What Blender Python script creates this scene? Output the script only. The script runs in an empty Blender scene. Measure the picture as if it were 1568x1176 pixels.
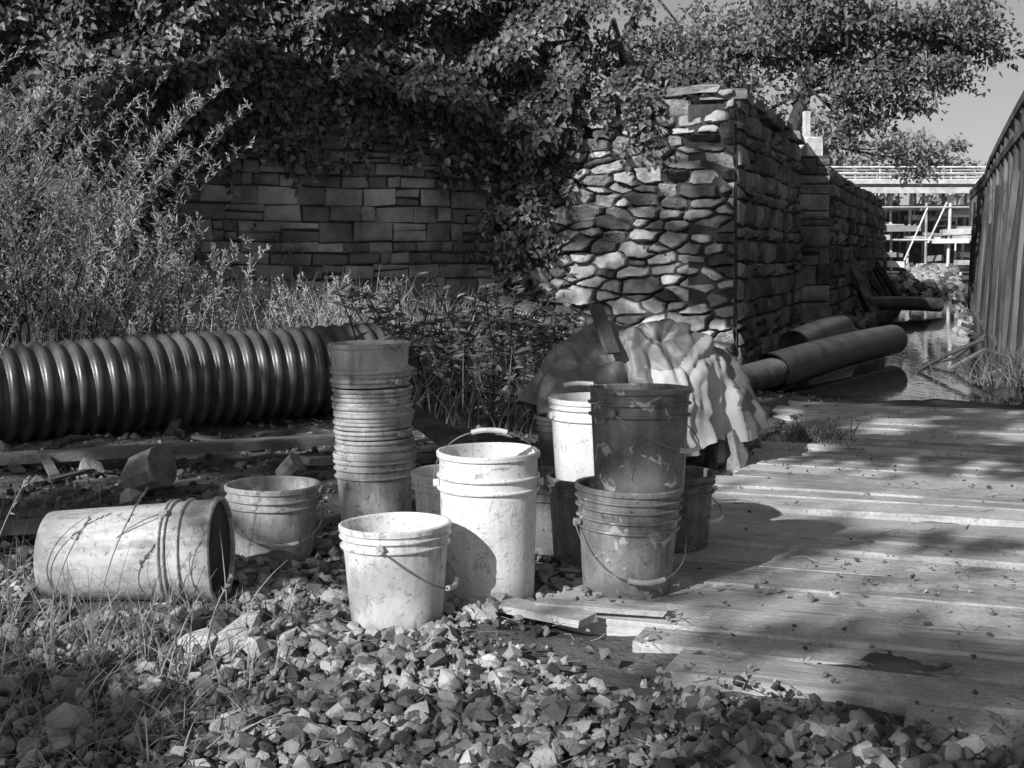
import bpy, math, random
import numpy as np
from mathutils import Vector, Matrix, noise as mn
random.seed(7); rng=np.random.default_rng(7)
scene=bpy.context.scene
R=math.radians

# ------------------------------------------------------------ helpers
def vn(x,y,seed=0):
    x=np.asarray(x,float); y=np.asarray(y,float)
    xi=np.floor(x).astype(np.int64); yi=np.floor(y).astype(np.int64)
    xf=x-xi; yf=y-yi
    def h(a,b):
        n=(a*374761393+b*668265263+seed*1442695041)&0x7fffffff
        n=((n^(n>>13))*1274126177)&0x7fffffff
        return ((n^(n>>16))&0xffff)/65535.0
    u=xf*xf*(3-2*xf); v=yf*yf*(3-2*yf)
    return (h(xi,yi)*(1-u)+h(xi+1,yi)*u)*(1-v)+(h(xi,yi+1)*(1-u)+h(xi+1,yi+1)*u)*v
def fbm(x,y,seed=0,o=4):
    s=0;a=.5
    for i in range(o):
        s=s+a*vn(np.asarray(x)*2**i,np.asarray(y)*2**i,seed+i); a*=.5
    return s
def sm(a,b,x):
    t=np.clip((x-a)/(b-a),0,1); return t*t*(3-2*t)

class MB:
    def __init__(s): s.v=[];s.f=[];s.m=[];s.r=[];s.n=0
    def add(s,v,f,m=0,r=None):
        v=np.asarray(v,float).reshape(-1,3)
        if r is None: r=random.random()
        rr=np.broadcast_to(np.asarray(r,float),(len(v),)) if np.ndim(r)==0 else np.asarray(r,float)
        s.v.append(v); s.r.append(rr)
        if isinstance(f,np.ndarray): s.f.extend((f+s.n).tolist()); k=len(f)
        else: s.f.extend([tuple(i+s.n for i in q) for q in f]); k=len(f)
        s.m.extend([m]*k); s.n+=len(v)
    def obj(s,name,mats,smooth=False,loc=None,rot=None,auto=None):
        me=bpy.data.meshes.new(name)
        me.from_pydata(np.concatenate(s.v).tolist(),[],s.f)
        for m in (mats if isinstance(mats,(list,tuple)) else [mats]): me.materials.append(m)
        me.polygons.foreach_set('material_index',s.m)
        a=me.attributes.new('rnd','FLOAT','POINT'); a.data.foreach_set('value',np.concatenate(s.r).astype(np.float32))
        if smooth: me.polygons.foreach_set('use_smooth',[True]*len(me.polygons))
        me.update()
        o=bpy.data.objects.new(name,me); scene.collection.objects.link(o)
        if loc is not None: o.location=loc
        if rot is not None: o.rotation_euler=rot
        return o

def tube(mb,pts,rad,sides=6,m=0,r=None,cap=True):
    pts=[Vector(p) for p in pts]; n=len(pts)
    if not hasattr(rad,'__len__'): rad=[rad]*n
    V=[];F=[]
    prev=None
    for i,p in enumerate(pts):
        t=(pts[min(i+1,n-1)]-pts[max(i-1,0)])
        if t.length<1e-9: t=Vector((0,0,1))
        t.normalize()
        if prev is None:
            a=t.cross(Vector((0,0,1)))
            if a.length<.05: a=t.cross(Vector((1,0,0)))
            a.normalize()
        else:
            a=prev-t*prev.dot(t); a.normalize()
        prev=a; b=t.cross(a)
        for k in range(sides):
            an=2*math.pi*k/sides
            V.append(p+(a*math.cos(an)+b*math.sin(an))*rad[i])
    for i in range(n-1):
        for k in range(sides):
            k2=(k+1)%sides
            F.append((i*sides+k,i*sides+k2,(i+1)*sides+k2,(i+1)*sides+k))
    if cap:
        F.append(tuple(range(sides))[::-1]); F.append(tuple((n-1)*sides+k for k in range(sides)))
    mb.add([tuple(v) for v in V],F,m,r)

def box(mb,c,size,rotz=0,rx=0,ry=0,m=0,r=None,jit=0,bev=0.0):
    M=Matrix.Translation(Vector(c))@Matrix.Rotation(rotz,4,'Z')@Matrix.Rotation(ry,4,'Y')@Matrix.Rotation(rx,4,'X')
    sx,sy,sz=[s/2 for s in size]
    b=bev
    V=[];F=[]
    if b<=0:
        for x in(-1,1):
            for y in(-1,1):
                for z in(-1,1): V.append(M@Vector((x*sx+random.uniform(-jit,jit),y*sy+random.uniform(-jit,jit),z*sz+random.uniform(-jit,jit)*.5)))
        F=[(0,1,3,2),(4,6,7,5),(0,4,5,1),(2,3,7,6),(0,2,6,4),(1,5,7,3)]
    else:
        def ring(ix,z): return [Vector((-sx+ix,-sy+ix,z)),Vector((sx-ix,-sy+ix,z)),Vector((sx-ix,sy-ix,z)),Vector((-sx+ix,sy-ix,z))]
        rs=ring(0,-sz)+ring(0,sz-b)+ring(b,sz)
        V=[M@(q+Vector((random.uniform(-jit,jit),random.uniform(-jit,jit),0))) for q in rs]
        F=[(3,2,1,0)]
        for l in (0,4):
            for k in range(4): F.append((l+k,l+(k+1)%4,l+4+(k+1)%4,l+4+k))
        F.append((8,9,10,11))
    mb.add([tuple(v) for v in V],F,m,r)

def board(mb,p0,p1,w,t,m=0,r=None,roll=0):
    p0=Vector(p0);p1=Vector(p1);d=p1-p0;L=d.length
    q=d.to_track_quat('X','Z')
    M=Matrix.Translation((p0+p1)/2)@q.to_matrix().to_4x4()@Matrix.Rotation(roll,4,'X')
    V=[]
    for x in(-1,1):
        for y in(-1,1):
            for z in(-1,1): V.append(tuple(M@Vector((x*L/2+random.uniform(-.01,.01),y*w/2,z*t/2))))
    mb.add(V,[(0,1,3,2),(4,6,7,5),(0,4,5,1),(2,3,7,6),(0,2,6,4),(1,5,7,3)],m,r)

def norm(a): return a/np.maximum(np.linalg.norm(a,axis=1,keepdims=True),1e-9)
def leaves(mb,C,D,Nn,L,W,m=0,r=None,fold=.25,droop=.15,simple=False):
    C=np.asarray(C,float);n=len(C)
    if n==0: return
    D=norm(np.asarray(D,float)); S=norm(np.cross(D,Nn)); U=np.cross(S,D)
    L=np.broadcast_to(L,(n,))[:,None]; W=np.broadcast_to(W,(n,))[:,None]
    if r is None: r=rng.random(n)
    if simple:
        V=np.stack([C,C+D*L*.45+S*W*.5,C+D*L-U*L*droop,C+D*L*.45-S*W*.5],1).reshape(-1,3)
        mb.add(V,np.arange(n)[:,None]*4+np.array([[0,1,2,3]]),m,np.repeat(r,4)); return
    b=C; l1=C+D*L*.28+S*W*.5+U*W*fold; l2=C+D*L*.65+S*W*.36+U*W*fold*.6-U*L*droop*.4
    t=C+D*L-U*L*droop; r1=C+D*L*.28-S*W*.5+U*W*fold; r2=C+D*L*.65-S*W*.36+U*W*fold*.6-U*L*droop*.4
    V=np.stack([b,l1,l2,t,r2,r1],1).reshape(-1,3)
    i=np.arange(n)[:,None]*6
    F=np.concatenate([i+np.array([[0,1,2,3]]),i+np.array([[0,3,4,5]])])
    mb.add(V,F,m,np.repeat(r,6))
def rdir(n): return norm(rng.normal(size=(n,3)))

def blade(mb,p,h,lean,w=.006,m=0,r=None,seg=4,curl=1.6):
    az=random.uniform(0,6.28); side=Vector((math.cos(az),math.sin(az),0))
    V=[];F=[]
    p=Vector(p);ld=Vector((lean[0],lean[1],0))
    for i in range(seg+1):
        t=i/seg
        q=p+Vector((0,0,h*t*(1-.18*t*ld.length)))+ld*h*(t**curl)
        ww=w*(1-t**2)*.5+.0004
        V+= [q-side*ww,q+side*ww]
    for i in range(seg): F.append((2*i,2*i+1,2*i+3,2*i+2))
    mb.add([tuple(v) for v in V],F,m,r)

# ------------------------------------------------------------ materials
def newmat(name):
    m=bpy.data.materials.new(name); m.use_nodes=True
    nt=m.node_tree; return m,nt,nt.nodes['Principled BSDF']
def N(nt,t,**k):
    n=nt.nodes.new(t)
    for a,b in k.items(): setattr(n,a,b)
    return n
def mth(nt,op,a,b=None,c=None,clamp=False):
    n=nt.nodes.new('ShaderNodeMath'); n.operation=op; n.use_clamp=clamp
    for i,x in enumerate((a,b,c)):
        if x is None: continue
        if isinstance(x,(int,float)): n.inputs[i].default_value=x
        else: nt.links.new(x,n.inputs[i])
    return n.outputs[0]
def noiseT(nt,vec,scale,detail=6,rough=.6,dist=0):
    n=nt.nodes.new('ShaderNodeTexNoise'); n.inputs['Scale'].default_value=scale; n.inputs['Detail'].default_value=detail
    n.inputs['Roughness'].default_value=rough; n.inputs['Distortion'].default_value=dist
    nt.links.new(vec,n.inputs['Vector']); return n.outputs['Fac']
def mapr(nt,v,a,b,c,d):
    n=nt.nodes.new('ShaderNodeMapRange'); nt.links.new(v,n.inputs[0])
    for i,x in enumerate((a,b,c,d)): n.inputs[i+1].default_value=x
    return n.outputs[0]
def coord(nt,space='Object',scale=None):
    if space=='World':
        g=nt.nodes.new('ShaderNodeNewGeometry'); v=g.outputs['Position']
    else:
        g=nt.nodes.new('ShaderNodeTexCoord'); v=g.outputs['Object']
    if scale:
        mp=nt.nodes.new('ShaderNodeMapping'); mp.inputs['Scale'].default_value=scale; nt.links.new(v,mp.inputs[0]); v=mp.outputs[0]
    return v
def gm(name,lo,hi,scale=5,rough=.85,bump=.4,bscale=30,attr=.5,space='World',stretch=None,detail=6,spec=.3,transl=0,bd=.02,power=1):
    m,nt,p=newmat(name)
    leaf=transl>0
    if leaf:
        a=N(nt,'ShaderNodeAttribute',attribute_name='rnd')
        f=a.outputs['Fac']
        if power!=1: f=mth(nt,'POWER',f,power)
        val=mapr(nt,f,0,1,lo,hi)
    else:
        v=coord(nt,space,stretch)
        n=noiseT(nt,v,scale,detail)
        val=mapr(nt,n,.33,.67,lo,hi)
        if attr:
            a=N(nt,'ShaderNodeAttribute',attribute_name='rnd')
            f=mth(nt,'MULTIPLY_ADD',a.outputs['Fac'],2*attr,1-attr)
            val=mth(nt,'MULTIPLY',val,f,clamp=True)
    nt.links.new(val,p.inputs['Base Color'])
    p.inputs['Roughness'].default_value=rough
    p.inputs['Specular IOR Level'].default_value=spec
    if bump and not leaf:
        b=nt.nodes.new('ShaderNodeBump'); b.inputs['Strength'].default_value=bump; b.inputs['Distance'].default_value=bd
        nt.links.new(noiseT(nt,v,bscale,6,.65),b.inputs['Height']); nt.links.new(b.outputs[0],p.inputs['Normal'])
    if transl:
        tr=nt.nodes.new('ShaderNodeBsdfTranslucent'); nt.links.new(val,tr.inputs[0])
        mx=nt.nodes.new('ShaderNodeMixShader'); mx.inputs[0].default_value=transl
        nt.links.new(p.outputs[0],mx.inputs[1]); nt.links.new(tr.outputs[0],mx.inputs[2])
        nt.links.new(mx.outputs[0],nt.nodes['Material Output'].inputs[0])
    return m
def bucketmat(name,base,dirt,amount=.5,splat=.6,rough=.5,seed=0):
    m,nt,p=newmat(name)
    tc=nt.nodes.new('ShaderNodeTexCoord')
    mp=nt.nodes.new('ShaderNodeMapping'); mp.inputs['Location'].default_value=(seed*3.1,seed*1.7,seed); nt.links.new(tc.outputs['Object'],mp.inputs[0])
    v=mp.outputs[0]
    mp2=nt.nodes.new('ShaderNodeMapping'); mp2.inputs['Scale'].default_value=(1,1,.15); nt.links.new(v,mp2.inputs[0])
    big=noiseT(nt,v,8,8,.72); streak=noiseT(nt,mp2.outputs[0],32,6,.65); fine=noiseT(nt,v,75,5,.7)
    d=mth(nt,'ADD',mth(nt,'MULTIPLY',big,.55),mth(nt,'MULTIPLY',streak,.45))
    d=mapr(nt,d,.60-amount*.22,.68-amount*.14,0,1)
    sep=nt.nodes.new('ShaderNodeSeparateXYZ'); nt.links.new(tc.outputs['Object'],sep.inputs[0])
    low=mapr(nt,sep.outputs[2],0,.12,.9,0)
    d=mth(nt,'MAXIMUM',mth(nt,'MULTIPLY',d,.8),mth(nt,'MULTIPLY',low,mapr(nt,big,.35,.55,0,1)))
    d=mth(nt,'MAXIMUM',d,mth(nt,'MULTIPLY',mapr(nt,fine,.56,.64,0,1),.75))
    mx=nt.nodes.new('ShaderNodeMix'); mx.data_type='FLOAT'
    nt.links.new(d,mx.inputs[0]); mx.inputs[2].default_value=base; mx.inputs[3].default_value=dirt
    sp=noiseT(nt,v,18,6,.6,.8)
    s=mth(nt,'MULTIPLY',mapr(nt,sp,.59,.62,0,1),splat)
    mx2=nt.nodes.new('ShaderNodeMix'); mx2.data_type='FLOAT'
    nt.links.new(s,mx2.inputs[0]); nt.links.new(mx.outputs[0],mx2.inputs[2]); mx2.inputs[3].default_value=.62
    dk=noiseT(nt,v,23,6,.7,1.2)
    out=mth(nt,'MULTIPLY',mx2.outputs[0],mapr(nt,dk,.58,.65,1,1-.6*min(1,amount+.25)))
    nt.links.new(out,p.inputs['Base Color'])
    nt.links.new(mapr(nt,d,0,1,rough,.9),p.inputs['Roughness'])
    p.inputs['Specular IOR Level'].default_value=.35
    b=nt.nodes.new('ShaderNodeBump'); b.inputs['Strength'].default_value=.6; b.inputs['Distance'].default_value=.003
    nt.links.new(mth(nt,'ADD',mth(nt,'MULTIPLY',fine,.6),s),b.inputs['Height']); nt.links.new(b.outputs[0],p.inputs['Normal'])
    return m

M_soil=gm('soil',.06,.24,3,.95,.9,40,0,bd=.03,detail=10)
M_gravel=gm('gravel_stone',.14,.40,9,.85,.6,50,.8)
M_stonew=gm('dressed_stone',.10,.50,1.8,.9,.9,20,.5,bd=.035,detail=12)
M_rough=gm('rubble_stone',.22,.50,7,.9,1,22,.86,bd=.03,detail=9)
M_side=gm('canal_stone',.12,.36,3,.9,1,14,.5,bd=.05,detail=9)
M_mortar=gm('mortar',.03,.09,5,.95,.8,30,0)
M_plank=gm('weathered_plank',.20,.40,2.2,.9,.5,14,.18,bd=.008)
M_dark=gm('dark_wood',.06,.16,5,.85,.5,30,.6)
M_black=gm('bucket_mouth_shade',.02,.05,12,.6,.2,30,0)  # near-black tone for the painted shade in the lying bucket's mouth
M_pale=gm('pale_wood',.12,.30,14,.85,.8,24,.3)
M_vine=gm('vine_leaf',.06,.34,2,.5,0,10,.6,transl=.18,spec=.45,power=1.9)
M_bush=gm('willow_leaf',.22,.52,2,.6,0,10,.4,transl=.3)
M_tree=gm('tree_leaf',.08,.25,1.0,.5,0,10,.55,transl=.3,spec=.45)
M_treel=gm('pale_tree_leaf',.26,.48,1.0,.6,0,10,.55,transl=.35)
M_weed=gm('weed_leaf',.10,.28,4,.5,0,10,.5,transl=.25)
M_grass=gm('dry_grass',.2,.45,4,.7,0,10,.5,transl=.2)
M_bark=gm('bark',.03,.08,6,.9,.8,30,.2)
M_hill=gm('hillside_soil',.02,.05,3,.95,.5,10,0)
M_pipe=gm('black_plastic_pipe',.035,.13,5,.36,.2,60,0,spec=.7,bd=.004,detail=10)
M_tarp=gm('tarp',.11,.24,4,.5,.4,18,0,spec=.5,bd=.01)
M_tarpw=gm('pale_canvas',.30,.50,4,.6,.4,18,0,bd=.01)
M_wire=gm('wire',.12,.25,20,.45,0,10,0)
M_grip=gm('grip',.45,.7,20,.5,0,10,0)
M_steel=gm('painted_steel',.35,.7,3,.7,0,10,.5)
M_sheet=gm('timber_sheeting',.025,.13,3,.85,.8,16,.5,stretch=(1,1,.3))
M_white=gm('pale_stone',.45,.75,8,.9,.7,20,.1)
M_debris=gm('debris',.08,.27,8,.9,.5,40,.75)

# ------------------------------------------------------------ camera, light, world
cam=bpy.data.cameras.new('camera'); co=bpy.data.objects.new('camera',cam); scene.collection.objects.link(co)
cam.lens=45.9; cam.sensor_width=36; cam.shift_y=-.1263; cam.clip_end=2000; co.location=(0,0,1); co.rotation_euler=(R(90),0,0)
scene.camera=co
SUN=Vector((-.539,-.697,.469)).normalized()
l=bpy.data.lights.new('sun','SUN'); l.energy=5; l.angle=R(.5); l.color=(1,.995,.985)
lo=bpy.data.objects.new('sun',l); scene.collection.objects.link(lo); lo.rotation_euler=SUN.to_track_quat('Z','Y').to_euler()
w=bpy.data.worlds.new('World'); scene.world=w; w.use_nodes=True
nt=w.node_tree; bg=nt.nodes['Background']
sky=nt.nodes.new('ShaderNodeTexSky'); sky.sky_type='NISHITA'; sky.sun_disc=False; sky.sun_elevation=R(28); sky.sun_rotation=R(217.7)
bw=nt.nodes.new('ShaderNodeRGBToBW'); nt.links.new(sky.outputs[0],bw.inputs[0]); nt.links.new(bw.outputs[0],bg.inputs[0]); bg.inputs[1].default_value=.08
scene.view_settings.view_transform='Standard'; scene.view_settings.look='None'; scene.view_settings.exposure=0

def leftwallX(y): return 2.29+.35*(y-13.3)
def rightwallX(y): return 3.72+.326*(y-9.5)
def wallY(x): return np.interp(x,[-9,-3.5,-.17,2.29],[11.2,12,14.5,13.3])

# ------------------------------------------------------------ ground
def H(x,y):
    x=np.asarray(x,float);y=np.asarray(y,float)
    h=(fbm(x*2.2,y*2.2,1)-.47)*.07+(fbm(x*9,y*9,5)-.47)*.035
    left=sm(-.9,-1.8,x)*sm(4.2,5.5,y)
    h=h+left*(fbm(x*1.5,y*1.5,9)-.4)*.15
    d=(x-.23)-.357*(y-4); s_=(y-3.46)*.941+x*.338
    mat=sm(-.15,.15,d)*(1-sm(8.8,9.6,y))*sm(-.62,-.25,s_+(fbm(x*2.5,y*2.5,77,3)-.45)*.5)
    dirt=(fbm(x*1.1+3,y*1.6,41,5)-.62)*.13+(fbm(x*14,y*14,42)-.47)*.014
    h=h*(1-mat)+mat*np.clip(dirt,-.04,.012)
    chan=sm(-.5,.3,x-leftwallX(y)+np.where(y<13.3,(13.3-y)*.1,0))*(1-sm(-.2,.1,x-rightwallX(y)))*sm(9.0,9.9,y+.25*(x-3))*(1-sm(35,38,y))
    h=h-chan*.4
    bank=sm(7.5,11.5,y)*sm(.8,-1.5,x)
    return h+bank*.25
xs=np.concatenate([np.linspace(-250,-8,14)[:-1],np.linspace(-8,-2.5,60)[:-1],np.linspace(-2.5,3.2,230)[:-1],np.linspace(3.2,12,60)[:-1],np.linspace(12,250,14)])
ys=np.concatenate([np.linspace(-40,1.8,14)[:-1],np.linspace(1.8,7,230)[:-1],np.linspace(7,14,100)[:-1],np.linspace(14,40,60)[:-1],np.linspace(40,600,16)])
X,Y=np.meshgrid(xs,ys); Z=H(X,Y)
ny,nx=X.shape; idx=np.arange(nx*ny).reshape(ny,nx)
F=np.stack([idx[:-1,:-1],idx[:-1,1:],idx[1:,1:],idx[1:,:-1]],-1).reshape(-1,4)
mb=MB(); mb.add(np.stack([X,Y,Z],-1).reshape(-1,3),F,0,.5); mb.obj('ground',M_soil,smooth=True)
gx=np.linspace(-5.2,5.2,521); gy=np.linspace(1.8,14,611); GX,GY=np.meshgrid(gx,gy); GH=H(GX,GY)
def hz(x,y):
    i=int((x+5.2)/.02); j=int((y-1.8)/.02)
    if 0<=i<521 and 0<=j<611: return float(GH[j,i])
    return float(H(x,y))

m,nt,p=newmat('water'); p.inputs['Base Color'].default_value=(.02,.02,.02,1); p.inputs['Roughness'].default_value=.03; p.inputs['IOR'].default_value=1.33; p.inputs['Specular IOR Level'].default_value=.9
b=nt.nodes.new('ShaderNodeBump'); b.inputs['Strength'].default_value=.2; b.inputs['Distance'].default_value=.01
nt.links.new(noiseT(nt,coord(nt,'World',(3,1,1)),2.5,3),b.inputs['Height']); nt.links.new(b.outputs[0],p.inputs['Normal'])
mb=MB(); mb.add([(1.4,9.0,-.065),(4.4,9.0,-.065),(13.4,38,-.065),(9.8,38,-.065),(1.4,13.3,-.065)],[(0,1,2,3,4)]); mb.obj('canal_water',m)

# ------------------------------------------------------------ timber mat
e1=Vector((.941,-.338,0)); e2=Vector((.338,.941,0)); O=Vector((.0,3.46,0))
mb=MB(); angp=math.atan2(e1.y,e1.x)
i=0;s=-.72
while s<5.6:
    wd=random.uniform(.17,.30); ln=random.uniform(3.9,4.6)
    off=random.uniform(-.14,.16)
    if s<.1: off+=.25
    if s<-.15: off+=.35
    if s<-.4: off+=.35
    segs=18;V=[];Fc=[]
    z0=random.uniform(-.010,.007)-.006; tw=random.uniform(-.014,.014)
    for k in range(segs+1):
        q=off+ln*k/segs
        e=[random.uniform(-.009,.009) for _ in range(2)]
        for j,(dw,dz) in enumerate([(0,-.05),(0.002,-.008),(.011,0),(wd-.019,0),(wd-.010,-.008),(wd-.008,-.05)]):
            pt=O+e1*(q+random.uniform(-.004,.004)*(j>0))+e2*(s+dw+(e[0] if j<3 else e[1]))
            V.append((pt.x,pt.y,.022+dz+z0+tw*(dw/wd-.5)+.004*math.sin(q*2.1+i)))
    for k in range(segs):
        for j in range(5): Fc.append((k*6+j,k*6+6+j,k*6+7+j,k*6+1+j)[::-1])
    Fc.append(tuple(range(6))); Fc.append(tuple(segs*6+j for j in range(6))[::-1])
    mb.add(V,Fc,0,random.random()); s+=wd; i+=1
mat_o=mb.obj('timber_mat',M_plank)
nt=M_plank.node_tree; p=nt.nodes['Principled BSDF']
g=nt.nodes.new('ShaderNodeNewGeometry'); mp=nt.nodes.new('ShaderNodeMapping'); mp.vector_type='TEXTURE'
mp.inputs['Rotation'].default_value=(0,0,angp); nt.links.new(g.outputs['Position'],mp.inputs[0])
mp2=nt.nodes.new('ShaderNodeMapping'); mp2.inputs['Scale'].default_value=(1.2,22,22); nt.links.new(mp.outputs[0],mp2.inputs[0])
gr=noiseT(nt,mp2.outputs[0],2.5,8,.7); sand=noiseT(nt,g.outputs['Position'],2.6,10,.7); fn=noiseT(nt,g.outputs['Position'],70,4,.7)
at=N(nt,'ShaderNodeAttribute',attribute_name='rnd')
wood=mth(nt,'MULTIPLY',mapr(nt,gr,.3,.7,.18,.62),mth(nt,'MULTIPLY_ADD',at.outputs['Fac'],.6,.7))
sandv=mapr(nt,fn,.3,.7,.38,.76)
mx=nt.nodes.new('ShaderNodeMix'); mx.data_type='FLOAT'; nt.links.new(mapr(nt,sand,.42,.56,0,.85),mx.inputs[0]); nt.links.new(wood,mx.inputs[2]); nt.links.new(sandv,mx.inputs[3])
nt.links.new(mx.outputs[0],p.inputs['Base Color'])
bb=nt.nodes.new('ShaderNodeBump'); bb.inputs['Strength'].default_value=.8; bb.inputs['Distance'].default_value=.008
nt.links.new(mth(nt,'ADD',gr,mth(nt,'MULTIPLY',fn,.5)),bb.inputs['Height']); nt.links.new(bb.outputs[0],p.inputs['Normal'])

# ------------------------------------------------------------ gravel
protos=[]
import bmesh
for k in range(28):
    bm=bmesh.new()
    for _ in range(random.randint(10,16)):
        v=Vector((random.gauss(0,1),random.gauss(0,1),random.gauss(0,1))).normalized()
        bm.verts.new((v.x*random.uniform(.8,1.2),v.y*random.uniform(.6,1),v.z*random.uniform(.45,.8)))
    r=bmesh.ops.convex_hull(bm,input=bm.verts)
    bmesh.ops.delete(bm,geom=[g_ for g_ in r['geom_interior'] if isinstance(g_,bmesh.types.BMVert)],context='VERTS')
    bm.verts.index_update()
    protos.append((np.array([v.co[:] for v in bm.verts]),[tuple(v.index for v in f.verts) for f in bm.faces])); bm.free()
def rock(mb,x,y,z,s,flat=1,r=None,m=0):
    V,Fq=random.choice(protos)
    M=Matrix.Rotation(random.uniform(0,6.3),3,'Z')@Matrix.Rotation(random.gauss(0,.6),3,'X')@Matrix.Rotation(random.gauss(0,.6),3,'Y')
    Q=(V*np.array([1,1,flat]))@np.array(M).T*s+np.array([x,y,z])
    mb.add(Q,Fq,m,r)
BUCK=[(-.311,3.54,.14),(-.068,3.79,.14),(-.18,4.35,.15),(.14,4.42,.15),(-.505,4.88,.15),(-.779,4.255,.14),(.338,3.88,.14),(.30,4.3,.15),(.535,4.5,.15)]
def inb(x,y,pad=0):
    return any((x-a)**2+(y-b)**2<(c+pad)**2 for a,b,c in BUCK) or (-1.38<x<-.78 and 3.58<y<3.86)
def surf(x,y):
    d=(x-.23)-.357*(y-4); s_=(y-3.46)*.941+x*.338
    return max(hz(x,y),.016 if (d>.05+max(0,-s_) and s_>-.7 and y<8.9) else -9)
mb=MB(); cnt=0
while cnt<19000:
    x=random.uniform(-2.0,2.3); y=random.uniform(2.25,4.8)
    s_=(y-3.46)*.941+x*.338; d=(x-.23)-.357*(y-4)
    onmat=float(sm(-.3,.15,d+(float(vn(x*3,y*3,2))-.5)*.4))*float(sm(-.65,-.15,s_+(float(vn(x*2.5,y*2.5,12))-.5)*.5))
    dens=(1-.985*onmat)*(1-float(sm(4.0,4.7,y)))
    dens*=1-.5*float(sm(.3,1.1,x))
    dens*=.25+.75*float(sm(-1.5,-.7,x+.3*(y-3)))
    cl=float(vn(x*4,y*4,33)); dens*=.35+.8*cl
    if random.random()>dens or inb(x,y,.01): continue
    s=min(.036,max(.004,random.lognormvariate(math.log(.0112),.55)))
    if onmat>.5: s*=.6
    rock(mb,x,y,surf(x,y)+s*.35+(random.random()**2)*.014,s); cnt+=1
mb.obj('gravel',M_gravel)
mb=MB()
for _ in range(15000):
    x=random.uniform(-3.4,4.2); y=2.3+ (random.random()**1.3)*7.5
    matd=(x-.23)-.357*(y-4)
    if matd>.1 and random.random()<.45+.55*float(sm(.3,.65,vn(x*1.5,y*1.5,4))): continue
    if inb(x,y): continue
    s=min(.05,random.lognormvariate(math.log(.011),.5)) if matd<.1 else min(.018,random.lognormvariate(math.log(.0045),.5))
    rock(mb,x,y,surf(x,y)+s*.3,s)
mb.obj('rubble_pieces',M_debris)
mb=MB()
for (x,y,s) in [(-.93,2.75,.06),(.5,2.62,.04),(.72,4.95,.06),(.86,5.1,.05),(.95,5.5,.045),(.09,3.98,.045),(.02,3.9,.03),(-.5,3.75,.035),(-1.55,5.3,.06),(.6,5.3,.05),(-.28,3.05,.03),(-.5,2.9,.03),(-1.9,5.9,.08),(-1.0,5.2,.06),(-.5,3.33,.04),(1.0,2.7,.04),(.62,5.6,.07),(.78,5.45,.05),(.45,2.5,.05)]:
    rock(mb,x,y,hz(x,y)+s*.35,s)
for _ in range(60):
    x=random.uniform(-.7,.7); y=random.uniform(5,6.2); s=random.uniform(.02,.06)
    rock(mb,x,y,hz(x,y)+s*.35,s)
mb.obj('loose_stones',M_gravel)
mb=MB(); rock(mb,-.70,3.27,hz(-.7,3.3)+.045,.085,1,.6); rock(mb,-.78,3.22,.04,.055,1,.6);rock(mb,-.62,3.2,.03,.045,1,.6);rock(mb,-.66,3.3,.08,.04,1,.6); mb.obj('pale_rock',M_white)
mb=MB()
for _ in range(2600):
    x=random.uniform(-2.2,2.8); y=2.3+random.random()**1.4*6
    if inb(x,y): continue
    if (x-.23)-.357*(y-4)>.1 and random.random()<.6: continue
    a=random.uniform(0,6.3); L=random.uniform(.02,.13)
    z=surf(x,y)+.006
    if y<4.3 and x<.6: z+=.012
    tube(mb,[(x,y,z),(x+math.cos(a)*L*.5,y+math.sin(a)*L*.5,z+random.uniform(0,.012)),(x+math.cos(a+.3)*L,y+math.sin(a+.3)*L,z+random.uniform(-.004,.015))],random.uniform(.0007,.0016),3,0,cap=False)
n=3200; x=rng.uniform(-2.5,3.4,n); y=2.3+rng.random(n)**1.4*6
kp=((x-.23)-.357*(y-4)<.1)|(rng.random(n)<.22); x=x[kp];y=y[kp];n=len(x)
z=np.array([surf(a,b_) for a,b_ in zip(x,y)])+.008
leaves(mb,np.stack([x,y,z],1),np.stack([rng.normal(size=n),rng.normal(size=n),rng.uniform(-.1,.5,n)],1),np.tile([0,0,1.],(n,1))+rng.normal(0,.4,(n,3)),rng.uniform(.012,.035,n),rng.uniform(.006,.02,n),1)
mb.obj('leaf_litter_and_straw',[M_grass,M_weed])

# ------------------------------------------------------------ buckets
def profile(rb,rt,h,ribs=(.05,.085),lip=.007,inner=True):
    def rad(z): return rb+(rt-rb)*z/h
    P=[(0,.006),(rb*.55,.006),(rb-.012,.005),(rb-.008,0),(rb-.002,.001),(rb,.008)]
    zs=sorted([h-r_ for r_ in ribs])
    z=.03
    while z<zs[0]-.012: P.append((rad(z),z)); z+=.03
    for zr in zs:
        P+= [(rad(zr),zr-.0035),(rad(zr)+.0085,zr-.003),(rad(zr)+.0095,zr),(rad(zr)+.0085,zr+.0025),(rad(zr)+.001,zr+.004)]
    P+= [(rad(h),h-.016),(rad(h)+lip,h-.015),(rad(h)+lip+.001,h-.003),(rad(h)+lip-.002,h),(rad(h),h+.0005),(rad(h)-.004,h-.003)]
    if inner:
        P+= [(rad(h*.7)-.004,h*.7),(rad(h*.3)-.004,h*.3),(rb-.006,.02),(rb*.6,.014),(0,.014)]
    return P
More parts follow.
